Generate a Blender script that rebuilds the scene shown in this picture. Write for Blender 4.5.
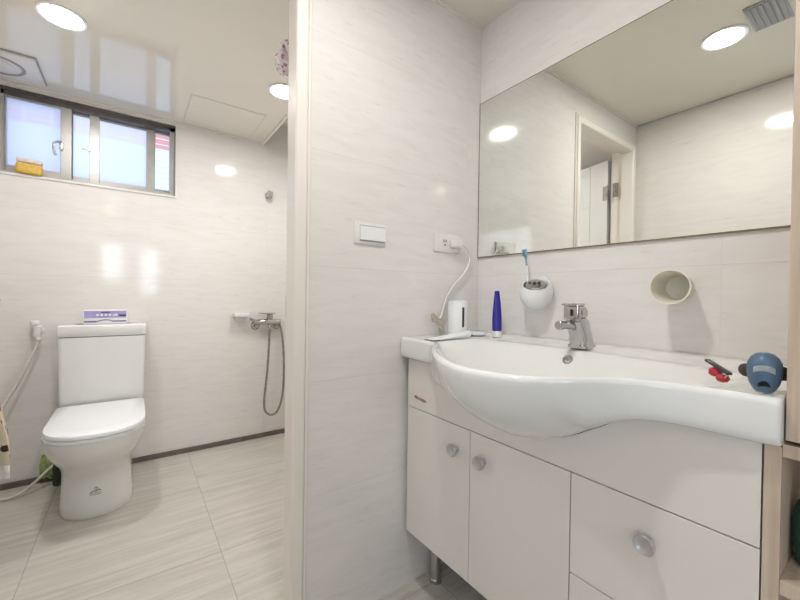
import bpy, bmesh, math, random
from mathutils import Vector, Matrix
random.seed(7)
for o in list(bpy.data.objects): bpy.data.objects.remove(o)
S = bpy.context.scene; COL = S.collection
PI = math.pi

# ------------------------------------------------------------------ camera
cam = bpy.data.cameras.new('camera'); camo = bpy.data.objects.new('camera', cam); COL.objects.link(camo)
YAW, PIT, ROL = math.radians(35.678), math.radians(0.5744), math.radians(0.798)
v = Vector((math.sin(YAW)*math.cos(PIT), math.cos(YAW)*math.cos(PIT), -math.sin(PIT)))
r = v.cross(Vector((0,0,1))).normalized(); u = r.cross(v)
r2 = r*math.cos(ROL)+u*math.sin(ROL); u2 = -r*math.sin(ROL)+u*math.cos(ROL)
camo.matrix_world = Matrix(((r2.x,u2.x,-v.x,0),(r2.y,u2.y,-v.y,0),(r2.z,u2.z,-v.z,1.026),(0,0,0,1)))
cam.sensor_width = 36; cam.lens = 371.46/800*36; cam.clip_start = .01
S.camera = camo

# ------------------------------------------------------------------ world, exposure
w = bpy.data.worlds.new('world'); S.world = w; w.use_nodes = True
bg = w.node_tree.nodes['Background']; bg.inputs[0].default_value = (.80,.89,1,1); bg.inputs[1].default_value = .78
S.view_settings.view_transform = 'Standard'; S.view_settings.look = 'None'
S.view_settings.exposure = 1.36; S.view_settings.gamma = 1.0; S.view_settings.use_curve_mapping = False
LAMP = 82.0          # radiance of the downlight diffusers
DAY = 1.7           # watts of daylight through each window of the outer room
def area(name, loc, rot, sx, sy, power, color):
    l = bpy.data.lights.new(name, 'AREA'); l.shape = 'RECTANGLE'; l.size = sx; l.size_y = sy; l.energy = power; l.color = color
    o = bpy.data.objects.new(name, l); COL.objects.link(o); o.location = loc; o.rotation_euler = rot; return o
# daylight through two outer room windows behind the photographer, plus an added side source
area('daylight', (-.297,-2.19,1.50), (-PI/2,0,PI), .33, .60, DAY, (.92,.96,1))
area('daylight', (-1.80,-1.0,1.35), (0,-PI/2,0), 1.2, 1.2, 4, (.93,.965,1))  # broad side source, added to brighten the middle wall
area('daylight', (.217,-2.19,1.375), (-PI/2,0,PI), .25, .78, DAY, (.92,.96,1))

# ------------------------------------------------------------------ helpers
def M_(name, col, rough=.5, metal=0, **k):
    m = bpy.data.materials.new(name); m.use_nodes = True
    b = m.node_tree.nodes['Principled BSDF']
    b.inputs['Base Color'].default_value = (*col,1); b.inputs['Roughness'].default_value = rough; b.inputs['Metallic'].default_value = metal
    for a,val in k.items(): b.inputs[a.replace('_',' ')].default_value = val
    return m
def N(m, t, **k):
    n = m.node_tree.nodes.new(t)
    for a,val in k.items(): setattr(n,a,val)
    return n
def L(m,a,b): m.node_tree.links.new(a,b)
def math_(m, op, a, b=None):
    n = N(m,'ShaderNodeMath',operation=op)
    for i,x in enumerate((a,b)):
        if x is None: continue
        if isinstance(x,(int,float)): n.inputs[i].default_value = x
        else: L(m,x,n.inputs[i])
    return n.outputs[0]
def mixc(m, fac, a, b):
    n = N(m,'ShaderNodeMix',data_type='RGBA')
    if isinstance(fac,(int,float)): n.inputs[0].default_value = fac
    else: L(m,fac,n.inputs[0])
    for i,x in ((6,a),(7,b)):
        if isinstance(x,tuple): n.inputs[i].default_value = (*x,1)
        else: L(m,x,n.inputs[i])
    return n.outputs[2]
def noise_col(name, c1, c2, scale=(1,1,1), nscale=8, rough=.5, bump=0, detail=4, metal=0, **k):
    """plain procedural material: two close colours mixed by stretched noise"""
    m = M_(name, c1, rough, metal, **k); b = m.node_tree.nodes['Principled BSDF']
    tc = N(m,'ShaderNodeTexCoord'); mp = N(m,'ShaderNodeMapping'); mp.inputs['Scale'].default_value = scale
    L(m,tc.outputs['Object'],mp.inputs[0]); nz = N(m,'ShaderNodeTexNoise'); nz.inputs['Scale'].default_value = nscale; nz.inputs['Detail'].default_value = detail
    L(m,mp.outputs[0],nz.inputs[0])
    rp = N(m,'ShaderNodeValToRGB'); rp.color_ramp.elements[0].position=.35; rp.color_ramp.elements[1].position=.68
    rp.color_ramp.elements[0].color=(*c1,1); rp.color_ramp.elements[1].color=(*c2,1)
    L(m,nz.outputs[0],rp.inputs[0]); L(m,rp.outputs[0],b.inputs['Base Color'])
    if bump:
        bn = N(m,'ShaderNodeBump'); bn.inputs['Strength'].default_value=bump; bn.inputs['Distance'].default_value=.002
        L(m,nz.outputs[0],bn.inputs['Height']); L(m,bn.outputs[0],b.inputs['Normal'])
    return m

def tile_mat(name, ca, cb, cv, grout, floor=False, rough=.1):
    m = M_(name, ca, rough); b = m.node_tree.nodes['Principled BSDF']
    g = N(m,'ShaderNodeNewGeometry'); sp = N(m,'ShaderNodeSeparateXYZ'); L(m,g.outputs['Position'],sp.inputs[0])
    X,Y,Z = sp.outputs
    cb_ = N(m,'ShaderNodeCombineXYZ')
    if floor:
        L(m,math_(m,'MULTIPLY',X,1.6),cb_.inputs[0]); L(m,math_(m,'MULTIPLY',Y,22.),cb_.inputs[1])
        a1 = math_(m,'DIVIDE',math_(m,'ADD',X,.32+6.1),.61); a2 = math_(m,'DIVIDE',math_(m,'ADD',Y,-1.6+6.0),.6)
        s1,s2 = .61,.6; gw=.0013
    else:
        xy = math_(m,'ADD',X,Y)
        L(m,math_(m,'MULTIPLY',xy,4.2),cb_.inputs[0]); L(m,math_(m,'MULTIPLY',Z,24.),cb_.inputs[2])
        a1 = math_(m,'DIVIDE',math_(m,'ADD',xy,-.02+7.0),.7); a2 = math_(m,'DIVIDE',math_(m,'ADD',Z,-.072+3.47),.347)
        s1,s2 = .7,.347; gw=.0010
    # a different cut of stone in every tile
    f1 = math_(m,'FLOOR',a1); f2 = math_(m,'FLOOR',a2)
    L(m,math_(m,'ADD',math_(m,'MULTIPLY',f1,3.7),math_(m,'MULTIPLY',f2,1.9)),cb_.inputs[1 if not floor else 2])
    n1 = N(m,'ShaderNodeTexNoise'); n1.inputs['Scale'].default_value=1.6; n1.inputs['Detail'].default_value=6; n1.inputs['Roughness'].default_value=.62; n1.inputs['Distortion'].default_value=.5
    L(m,cb_.outputs[0],n1.inputs[0])
    rp = N(m,'ShaderNodeValToRGB'); e = rp.color_ramp.elements; e[0].position=.34; e[1].position=.62; e[0].color=(*cb,1); e[1].color=(*ca,1)
    L(m,n1.outputs[0],rp.inputs[0])
    n2 = N(m,'ShaderNodeTexNoise'); n2.inputs['Scale'].default_value=(4.6 if floor else 3.2); n2.inputs['Detail'].default_value=5; n2.inputs['Roughness'].default_value=.7
    L(m,cb_.outputs[0],n2.inputs[0])
    rv = N(m,'ShaderNodeValToRGB'); e = rv.color_ramp.elements; e[0].position=.27; e[1].position=.40; e[0].color=(1,1,1,1); e[1].color=(0,0,0,1)
    L(m,n2.outputs[0],rv.inputs[0])
    c = mixc(m,math_(m,'MULTIPLY',rv.outputs[0],.7 if floor else .6),rp.outputs[0],cv)
    def line(a,s):
        fr = math_(m,'FRACT',a); d = math_(m,'MINIMUM',fr,math_(m,'SUBTRACT',1.,fr)); return math_(m,'LESS_THAN',math_(m,'MULTIPLY',d,s),gw)
    gl = math_(m,'MAXIMUM',line(a1,s1) if floor else math_(m,'MULTIPLY',line(a1,s1),.3),line(a2,s2))
    c = mixc(m,math_(m,'MULTIPLY',gl,.6 if floor else .4),c,grout)
    L(m,c,b.inputs['Base Color'])
    L(m,math_(m,'ADD',math_(m,'MULTIPLY',gl,.4),rough),b.inputs['Roughness'])
    return m

def wood_mat(name):
    m = M_(name,(.6,.45,.33),.42); b = m.node_tree.nodes['Principled BSDF']
    tc = N(m,'ShaderNodeNewGeometry'); mp = N(m,'ShaderNodeMapping'); mp.inputs['Scale'].default_value=(26,26,1.1)
    L(m,tc.outputs['Position'],mp.inputs[0])
    n = N(m,'ShaderNodeTexNoise'); n.inputs['Scale'].default_value=2.2; n.inputs['Detail'].default_value=5; n.inputs['Distortion'].default_value=.8; L(m,mp.outputs[0],n.inputs[0])
    rp = N(m,'ShaderNodeValToRGB'); e=rp.color_ramp.elements; e[0].position=.3; e[1].position=.7; e[0].color=(.53,.41,.31,1); e[1].color=(.70,.58,.46,1)
    L(m,n.outputs[0],rp.inputs[0]); L(m,rp.outputs[0],b.inputs['Base Color'])
    return m

MT = {}
MT['wall'] = tile_mat('wall_tile',(.815,.785,.755),(.775,.742,.71),(.62,.58,.54),(.50,.46,.42),rough=.09)
MT['floor'] = tile_mat('floor_tile',(.62,.59,.535),(.50,.47,.415),(.33,.305,.265),(.25,.22,.19),floor=True,rough=.32)
MT['ceil'] = noise_col('ceiling_panel',(.815,.785,.705),(.83,.80,.72),nscale=2,rough=.07)
MT['ceilv'] = noise_col('vestibule_ceiling_panel',(.815,.785,.69),(.83,.80,.705),nscale=2,rough=.12)
MT['plaster'] = noise_col('plaster',(.75,.74,.71),(.78,.77,.74),nscale=6,rough=.8)
MT['casing'] = noise_col('painted_frame',(.86,.81,.745),(.87,.82,.755),nscale=5,rough=.25)
MT['doorleaf'] = noise_col('door_laminate',(.80,.80,.79),(.82,.82,.81),nscale=4,rough=.3)
MT['grey_strip'] = noise_col('brown_grey_skirting',(.12,.10,.09),(.17,.145,.13),nscale=30,rough=.5)
MT['alu'] = noise_col('anodised_window_metal',(.40,.38,.36),(.46,.44,.42),nscale=12,rough=.38,metal=.6)
MT['aludark'] = noise_col('dark_window_track',(.10,.088,.08),(.15,.13,.12),nscale=12,rough=.45,metal=.3)
MT['ceramic'] = noise_col('white_ceramic',(.83,.83,.81),(.845,.845,.825),nscale=3,rough=.06,Coat_Weight=.4,Coat_Roughness=.03)
MT['ceramict'] = noise_col('toilet_ceramic',(.80,.80,.775),(.815,.815,.79),nscale=3,rough=.08)
MT['lidplastic'] = noise_col('white_seat_plastic',(.86,.875,.89),(.87,.885,.90),nscale=3,rough=.16)
MT['lacquer'] = noise_col('cream_lacquer',(.80,.752,.705),(.812,.764,.717),nscale=2,rough=.12)
MT['carcass'] = noise_col('grey_carcass_board',(.42,.40,.37),(.46,.44,.41),nscale=9,rough=.6)
MT['steel'] = noise_col('brushed_steel',(.50,.49,.48),(.58,.57,.56),scale=(40,40,1),nscale=3,rough=.32,metal=1)
MT['chrome'] = noise_col('chrome',(.47,.46,.46),(.55,.54,.54),nscale=4,rough=.10,metal=1)
MT['knob'] = noise_col('satin_knob_metal',(.58,.58,.59),(.64,.64,.65),nscale=10,rough=.36,metal=1)
MT['darkm'] = noise_col('dark_metal',(.05,.05,.05),(.08,.08,.08),nscale=10,rough=.4,metal=.5)
MT['mirror'] = noise_col('mirror_silver',(.885,.89,.85),(.89,.895,.855),nscale=1,rough=.0,metal=1)
MT['mirroredge'] = noise_col('mirror_edge',(.17,.13,.07),(.24,.19,.10),nscale=30,rough=.4)
MT['whitep'] = noise_col('white_plastic',(.82,.82,.82),(.84,.84,.84),nscale=5,rough=.3)
MT['warmp'] = noise_col('warm_white_plastic',(.78,.755,.73),(.80,.775,.75),nscale=5,rough=.3)
MT['creamp'] = noise_col('cream_plastic',(.80,.76,.64),(.83,.79,.68),nscale=7,rough=.4)
MT['blackp'] = noise_col('black_plastic',(.012,.012,.015),(.03,.03,.035),nscale=9,rough=.35)
MT['greyp'] = noise_col('grey_plastic',(.33,.33,.33),(.40,.40,.40),nscale=9,rough=.45)
MT['darkbrown'] = noise_col('dark_brown_plastic',(.035,.022,.022),(.055,.038,.036),nscale=9,rough=.5)
MT['blue'] = noise_col('deep_blue_plastic',(.018,.012,.25),(.026,.018,.32),nscale=9,rough=.28)
MT['slate'] = noise_col('slate_blue_plastic',(.075,.135,.215),(.095,.165,.25),nscale=6,rough=.38)
MT['ltblue'] = noise_col('light_blue_plastic',(.16,.36,.50),(.22,.43,.57),nscale=20,rough=.35)
MT['red'] = noise_col('red_plastic',(.42,.015,.03),(.55,.03,.05),nscale=20,rough=.35)
MT['purple'] = noise_col('lilac_print',(.34,.29,.58),(.44,.39,.68),nscale=25,rough=.45)
MT['purpled'] = noise_col('dark_lilac_print',(.15,.12,.30),(.22,.19,.38),nscale=25,rough=.45)
MT['sponge'] = noise_col('yellow_sponge',(.66,.42,.08),(.78,.54,.14),nscale=60,rough=.9,bump=.6)
MT['spongetop'] = noise_col('pale_pink_foam',(.74,.62,.60),(.82,.72,.70),nscale=60,rough=.9,bump=.6)
MT['hose'] = noise_col('ivory_hose',(.66,.64,.58),(.72,.70,.64),nscale=30,rough=.4)
MT['hosem'] = noise_col('metal_shower_hose',(.24,.22,.20),(.50,.47,.44),scale=(1,1,60),nscale=5,rough=.3,metal=.9)
MT['green'] = noise_col('green_cloth',(.22,.34,.08),(.44,.55,.24),nscale=40,rough=.9,bump=.5)
MT['dkgreen'] = noise_col('dark_green_plastic',(.01,.06,.045),(.02,.10,.075),nscale=10,rough=.25)
MT['dkgrey'] = noise_col('dark_grey_bristle',(.03,.035,.03),(.06,.07,.06),nscale=60,rough=.9)
MT['chip'] = noise_col('chipped_board',(.20,.07,.035),(.62,.47,.36),scale=(1,60,200),nscale=1,rough=.9)
MT['label'] = noise_col('pale_label',(.55,.60,.62),(.80,.82,.82),scale=(1,1,1),nscale=120,rough=.5)
MT['wood'] = wood_mat('pale_ash_wood')
MT['ventgrey'] = noise_col('grey_vent_plastic',(.42,.43,.45),(.48,.49,.51),nscale=10,rough=.5)

def pattern_mat(name, base, dark, scale, thr):
    m = M_(name, base, .85); b = m.node_tree.nodes['Principled BSDF']
    tc = N(m,'ShaderNodeTexCoord'); n = N(m,'ShaderNodeTexVoronoi'); n.inputs['Scale'].default_value = scale; L(m,tc.outputs['Object'],n.inputs[0])
    L(m,mixc(m,math_(m,'LESS_THAN',n.outputs[0],thr),base,dark),b.inputs['Base Color']); return m
MT['towel'] = pattern_mat('cream_print_cloth',(.66,.57,.44),(.05,.03,.025),26,.30)
MT['puff'] = pattern_mat('pink_white_net',(.78,.72,.75),(.52,.20,.32),55,.34)
MT['lace'] = noise_col('white_cloth_hem',(.66,.64,.62),(.80,.78,.76),nscale=80,rough=.9)

def emis(name, col, s):
    m = bpy.data.materials.new(name); m.use_nodes=True; nt=m.node_tree; nt.nodes.clear()
    e=nt.nodes.new('ShaderNodeEmission'); o=nt.nodes.new('ShaderNodeOutputMaterial'); e.inputs[0].default_value=(*col,1); e.inputs[1].default_value=s
    nt.links.new(e.outputs[0],o.inputs[0]); return m
MT['lamp'] = emis('lamp_diffuser',(1,.985,.965),LAMP); MT['lampwarm'] = emis('warm_lamp_diffuser',(1,.78,.55),LAMP*.8)

def glass_mat(name, clear, tint):
    m = bpy.data.materials.new(name); m.use_nodes=True; nt=m.node_tree; nt.nodes.clear()
    o=nt.nodes.new('ShaderNodeOutputMaterial'); t=nt.nodes.new('ShaderNodeBsdfTransparent'); t.inputs[0].default_value=(.95,.97,1,1)
    tl=nt.nodes.new('ShaderNodeBsdfTranslucent'); tl.inputs[0].default_value=(*tint,1)
    gl=nt.nodes.new('ShaderNodeBsdfGlossy'); gl.inputs['Roughness'].default_value=(.05 if clear>.9 else .4)
    m1=nt.nodes.new('ShaderNodeMixShader'); m1.inputs[0].default_value=clear; nt.links.new(tl.outputs[0],m1.inputs[1]); nt.links.new(t.outputs[0],m1.inputs[2])
    m2=nt.nodes.new('ShaderNodeMixShader'); m2.inputs[0].default_value=.015; nt.links.new(m1.outputs[0],m2.inputs[1]); nt.links.new(gl.outputs[0],m2.inputs[2])
    nt.links.new(m2.outputs[0],o.inputs[0]); return m
MT['frosted'] = glass_mat('frosted_window_glass',.45,(.86,.92,1)); MT['clear'] = glass_mat('clear_window_glass',.97,(1,1,1))

# ---- mesh helpers (all coordinates are world coordinates; obj() makes them local to the thing)
def add_box(bm, x0,x1,y0,y1,z0,z1, bev=0, seg=2, mat=None):
    b = bmesh.new(); bmesh.ops.create_cube(b,size=1)
    for q in b.verts: q.co = Vector(((x0+x1)/2+q.co.x*(x1-x0),(y0+y1)/2+q.co.y*(y1-y0),(z0+z1)/2+q.co.z*(z1-z0)))
    if bev: bmesh.ops.bevel(b,geom=b.edges[:],offset=bev,segments=seg,profile=.5,affect='EDGES')
    if mat is not None:
        for q in b.verts: q.co = mat @ q.co
    me = bpy.data.meshes.new('t'); b.to_mesh(me); b.free(); bm.from_mesh(me); bpy.data.meshes.remove(me); return bm
def box(*a, **k): return add_box(bmesh.new(), *a, **k)
def frame_of(d):
    d = Vector(d).normalized(); a = Vector((0,0,1)) if abs(d.z)<.9 else Vector((1,0,0))
    s = d.cross(a).normalized(); return s, d.cross(s).normalized(), d
def add_rings(bm, rings, cap0=True, cap1=True, closed=True):
    vs = [[bm.verts.new(p) for p in rg] for rg in rings]
    n = len(rings[0])
    for a,b in zip(vs,vs[1:]):
        for i in range(n if closed else n-1):
            j=(i+1)%n
            try: bm.faces.new((a[i],a[j],b[j],b[i]))
            except ValueError: pass
    if cap0: bm.faces.new(vs[0][::-1])
    if cap1: bm.faces.new(vs[-1])
    return bm
def add_lathe(bm, prof, origin=(0,0,0), axis=(0,0,1), seg=28, cap0=True, cap1=True):
    """prof: list of (radius, distance along axis)"""
    s,t,d = frame_of(axis); o = Vector(origin)
    rings = [[o+d*h+(s*math.cos(2*PI*i/seg)+t*math.sin(2*PI*i/seg))*max(rr,1e-5) for i in range(seg)] for rr,h in prof]
    return add_rings(bm, rings, cap0, cap1)
def catmull(pts, n=8):
    P=[Vector(p) for p in pts]; P=[P[0]*2-P[1]]+P+[P[-1]*2-P[-2]]; out=[]
    for i in range(1,len(P)-2):
        for k in range(n):
            t=k/n; a,b,c,d=P[i-1:i+3]
            out.append(.5*((2*b)+(c-a)*t+(2*a-5*b+4*c-d)*t*t+(3*b-a-3*c+d)*t**3))
    out.append(P[-2]); return out
def add_tube(bm, pts, rad, seg=10, smooth=8):
    c = catmull(pts,smooth) if smooth else [Vector(p) for p in pts]; rings=[]; s=None
    for i,p in enumerate(c):
        d=(c[min(i+1,len(c)-1)]-c[max(i-1,0)]).normalized()
        if s is None: s=frame_of(d)[0]
        s=(s-d*s.dot(d)).normalized(); t=d.cross(s)
        rr = rad(i/(len(c)-1)) if callable(rad) else rad
        rings.append([p+(s*math.cos(2*PI*k/seg)+t*math.sin(2*PI*k/seg))*rr for k in range(seg)])
    return add_rings(bm,rings)
def add_prism(bm, poly, ext):
    """poly: list of 3-D points, ext: extrusion vector"""
    e=Vector(ext); return add_rings(bm,[[Vector(p) for p in poly],[Vector(p)+e for p in poly]])
ORI = {}
def obj(name, bm, mat, parent=None, smooth=True, angle=35, origin=None):
    o0 = ORI.get(parent.name if parent else None, Vector((0,0,0)))
    if origin is not None and parent is None: o0 = Vector(origin)
    bmesh.ops.recalc_face_normals(bm, faces=bm.faces[:])
    for q in bm.verts: q.co -= o0
    me = bpy.data.meshes.new(name); bm.to_mesh(me); bm.free()
    if isinstance(mat,str): mat = MT[mat]
    me.materials.append(mat)
    o = bpy.data.objects.new(name, me); COL.objects.link(o)
    if parent: o.parent = parent
    else: o.location = o0
    ORI[o.name] = o0.copy()
    if smooth:
        me.shade_smooth(); me.set_sharp_from_angle(angle=math.radians(angle))
    return o
def tag(o, label, cat, group=None):
    o['label']=label; o['category']=cat
    if group: o['group']=group
    return o
def thing(name, label, cat, loc=(0,0,0), group=None):
    o = bpy.data.objects.new(name,None); COL.objects.link(o); o.location=loc; o.empty_display_size=.05
    ORI[o.name]=Vector(loc); return tag(o,label,cat,group)
def struct(name, bm, mat, parent=None, **k):
    o = obj(name,bm,mat,parent,smooth=k.pop('smooth',False),**k)
    if not parent: o['kind']='structure'
    return o
def interp(tab, y):
    tab=sorted(tab)
    if y<=tab[0][0]: return tab[0][1]
    for (a,b),(c,d) in zip(tab,tab[1:]):
        if y<=c: return b+(d-b)*(y-a)/(c-a)
    return tab[-1][1]
def sstep(a,b,x):
    t=min(1,max(0,(x-a)/(b-a))); return t*t*(3-2*t)

# ================================================================== STRUCTURE
XM, YP, YT, XL = 1.145, 1.05, 2.739, -.287
CZ = 2.10
struct('floor', box(-1.9,1.30,-2.3,2.90,-.06,0),'floor')
bm=box(-.90,-.558,YT,2.89,0,2.40); add_box(bm,.210,1.30,YT,2.89,0,2.40); add_box(bm,-.558,.210,YT,2.89,0,1.636); add_box(bm,-.558,.210,YT,2.89,2.078,2.40)
struct('wall_back',bm,'wall')
bm=box(-.90,-.275,YP,1.17,0,2.40); add_box(bm,.410,XM,YP,1.17,0,2.40); add_box(bm,-.275,.410,YP,1.17,1.985,2.40)
struct('wall_middle',bm,'wall')
struct('wall_right',box(XM,1.30,-2.15,YT,0,2.40),'wall')
struct('wall_far_left',box(-.90,-.75,1.17,YT,0,2.40),'wall')
struct('wall_left',box(-.40,XL,.30,YP,0,2.30),'wall')
# outer room behind the photographer
bm=box(-1.9,-1.75,-2.15,-1.62,0,2.30); add_box(bm,-1.9,-1.75,-.38,.42,0,2.30); add_box(bm,-1.9,-1.75,-1.62,-.38,0,.73); add_box(bm,-1.9,-1.75,-1.62,-.38,1.97,2.30)
struct('wall_outer_left',bm,'plaster')
struct('wall_outer_front',box(-1.75,-.40,.30,.42,0,2.30),'plaster')
wins=[(-.46,-.135,1.21,1.80),(.095,.34,.985,1.765)]
bm=bmesh.new()
add_box(bm,-1.9,-.46,-2.15,-2.0,0,2.3); add_box(bm,-.135,.095,-2.15,-2.0,0,2.3); add_box(bm,.34,1.30,-2.15,-2.0,0,2.3)
for a,b,c,d in wins: add_box(bm,a,b,-2.15,-2.0,0,c); add_box(bm,a,b,-2.15,-2.0,d,2.3)
struct('wall_outer_back',bm,'plaster')
struct('ceiling',box(-.75,.75,1.17,YT,CZ,CZ+.16),'ceil')
struct('ceiling_recess',box(.75,XM,1.17,YT,2.26,2.30),'ceilv')
struct('ceiling_vestibule',box(-1.75,XM,-2.0,YP,2.115,2.16),'ceilv')
# slim trims along the ceiling edges
bm=box(.735,.753,1.17,YT,CZ-.006,CZ+.001); struct('trim_1',bm,'casing')
struct('trim_2',box(.7535,.757,1.17,YT-.001,CZ-.004,CZ+.012),'aludark')
struct('trim_3',box(-.75,.735,YT-.012,YT,CZ-.008,CZ-.001),'casing')
struct('trim_4',box(XL,XM-.001,YP-.010,YP,2.107,2.1145),'casing')
struct('shadow_gap_strip',box(XL,XL+.004,.30,YP-.01,2.110,2.1145),'ventgrey')  # thin grey strip standing in for the shadow gap under the ceiling
struct('baseboard_back',box(-.75,XM,YT-.014,YT,.0,.030,bev=.002),'grey_strip')

# door frame: mitred casing swept round the opening
def casing(bm, prof, xl, xr, zt):
    # prof: (u outwards from the opening, y)
    n=len(prof)
    st=[]
    for which in range(4):
        ring=[]
        for uu,yy in prof:
            if which==0: ring.append(Vector((xl-uu,yy,0)))
            if which==1: ring.append(Vector((xl-uu,yy,zt+uu)))
            if which==2: ring.append(Vector((xr+uu,yy,zt+uu)))
            if which==3: ring.append(Vector((xr+uu,yy,0)))
        st.append(ring)
    add_rings(bm,st)
prof=[(.0,1.11),(.0,1.046),(.003,1.041),(.008,1.0385),(.031,1.0385),(.034,1.041),(.035,1.0465),(.0365,1.0465),(.038,1.043),(.044,1.043),(.047,1.046),(.047,1.052),(.036,1.052),(.036,1.165),(.047,1.172),(.047,1.182),(.030,1.182),(.030,1.11)]
bm=bmesh.new(); casing(bm,prof,-.237,.374,1.947)
struct('trim_6',bm,'casing',smooth=True,angle=30)
t=thing('strike_plate','dark metal strike plate set in the right door jamb','strike plate',(.381,1.113,.98))
obj('plate',box(.3742,.3875,1.1105,1.1130,.955,1.025,bev=.0004),'darkm',t)
obj('latch_hole',box(.377,.384,1.1124,1.1135,.975,1.0),'blackp',t)

# door leaf opened into the toilet room
HX,HY,DA=-.262,1.207,math.radians(12.5)
DM = Matrix.Translation((HX,HY,0)) @ Matrix.Rotation(DA,4,'Z')   # local: x = thickness (0..-.036), y = width
door=bpy.data.objects.new('door_1',None); COL.objects.link(door); door.location=(HX,HY,0); ORI['door_1']=Vector((HX,HY,0)); door['kind']='structure'
bm=box(-.033,-.003,0,.60,.01,1.943,mat=DM)
for a,b in ((0,.13),(.133,.467),(.47,.60)):
    zs=[.01,1.943] if a!=.133 else [.01,.30,.58,.86,1.14,1.42,1.66,1.943]
    for c,d in zip(zs,zs[1:]):
        add_box(bm,-.036,0,a,b,c+.0015,d-.0015,bev=.001,seg=1,mat=DM)
leaf=obj('door_leaf',bm,'doorleaf',door,smooth=False)
for z in (.25,1.728):
    bm=box(-.001,.002,-.002,.032,z-.045,z+.045,mat=DM); add_lathe(bm,[(.006,0),(.006,.094)],DM@Vector((.004,-.004,z-.047)),(0,0,1),12)
    add_box(bm,-.2365+.0005,-.2345,1.125,1.16,z-.045,z+.045)
    MT['hinge']=noise_col('worn_hinge_metal',(.20,.18,.16),(.30,.28,.26),nscale=30,rough=.4,metal=.8)
    obj('hinge',bm,'hinge',leaf)
bm=bmesh.new()
for s in (1,):
    add_lathe(bm,[(.024,0),(.024,.006),(.010,.008),(.009,.028)],DM@Vector((0,.545,1.0)),DM.to_3x3()@Vector((1,0,0)),20)
    add_tube(bm,[DM@Vector((.024,.552,1.0)),DM@Vector((.024,.50,1.0)),DM@Vector((.022,.46,.998))],.006,smooth=4)
obj('door_handle',bm,'steel',leaf)

# ---------------- window of the toilet room
win=bpy.data.objects.new('window_1',None); COL.objects.link(win); win.location=(-.17,2.77,1.64); ORI['window_1']=Vector((-.17,2.77,1.64)); win['kind']='structure'
Y0,Y1=2.752,2.83
bm=box(-.558,-.545,Y0,Y1,1.648,2.062); add_box(bm,.181,.209,Y0,Y1,1.648,2.062)
obj('side_frame',bm,'alu',win,smooth=False)
bm=box(-.558,.209,Y0,Y1,2.040,2.076); add_box(bm,-.558,.209,Y0-.006,Y0,2.062,2.077)
obj('top_track',bm,'aludark',win,smooth=False)
bm=box(-.558,.209,Y0-.004,Y1,1.637,1.650); add_box(bm,-.545,.181,2.785,2.79,1.65,1.662)
obj('bottom_track',bm,'alu',win,smooth=False)
bm=box(-.556,.221,YT-.006,YT+.012,1.624,1.637,bev=.001); add_box(bm,.210,.221,YT-.006,YT+.012,1.637,2.085,bev=.001)
obj('window_trim',bm,'warmp',win,smooth=False)
def sash(x0,x1,ys,wl,wr,mat,nm='sash',mt='alu'):
    bm=box(x0,x0+wl,ys,ys+.022,1.652,2.045,bev=.0012,seg=1); add_box(bm,x1-wr,x1,ys,ys+.022,1.652,2.045,bev=.0012,seg=1)
    add_box(bm,x0+wl,x1-wr,ys+.002,ys+.020,1.652,1.680); add_box(bm,x0+wl,x1-wr,ys+.002,ys+.020,2.028,2.045)
    s=obj(nm,bm,mt,win,smooth=False)
    obj('pane',box(x0+wl,x1-wr,ys+.009,ys+.013,1.680,2.028),mat,s,smooth=False); return s
s1=sash(-.545,-.283,2.757,.006,.046,'frosted')
s2=sash(-.20-.115,.107,2.797,.03,.046,'frosted')
bm=box(-.208,-.164,2.775,2.795,1.652,2.045,bev=.001,seg=1); obj('meeting_rail',bm,'alu',win,smooth=False)
sash(.100,.190,2.803,.004,.006,'clear')
obj('dark_seal',box(-.283,-.279,2.757,2.782,1.650,2.045),'aludark',win,smooth=False)
obj('end_cap',box(-.326,-.278,2.750,2.757,1.640,1.651),'blackp',win,smooth=False)
bm=box(-.333,-.318,2.748,2.757,1.80,1.85,bev=.002); add_tube(bm,[(-.325,2.745,1.842),(-.342,2.738,1.84),(-.354,2.736,1.825),(-.353,2.735,1.79),(-.346,2.735,1.765)],.006,smooth=5)
obj('latch_handle',bm,'steel',win)
bm=box(-.240,-.208,2.770,2.776,1.835,1.842,bev=.001); add_box(bm,-.216,-.203,2.768,2.776,1.828,1.849,bev=.001); obj('latch_pin',bm,'steel',win)
# outer room windows (behind the photographer)
for i,(a,b,c,d) in enumerate(wins):
    bm=bmesh.new()
    for q in ((a,a+.012,c,d),(b-.012,b,c,d),(a,b,c,c+.012),(a,b,d-.012,d)): add_box(bm,q[0],q[1],-2.08,-2.04,q[2],q[3])
    wf=struct('window_%d'%(i+2),bm,'alu')
    obj('pane',box(a+.012,b-.012,-2.062,-2.058,c+.012,d-.012),'clear',wf,smooth=False)

bm=bmesh.new()
for q in ((-1.62,-1.585,.73,1.97),(-.415,-.38,.73,1.97),(-1.02,-.98,.73,1.97),(-1.62,-.38,.73,.765),(-1.62,-.38,1.935,1.97)): add_box(bm,-1.79,-1.76,*q)
wf=struct('window_4',bm,'alu')  # unseen side window, added to go with the broad side source
for a,b in ((-1.585,-1.02),(-.98,-.415)): obj('pane',box(-1.777,-1.773,a,b,.765,1.935),'clear',wf,smooth=False)
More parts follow.
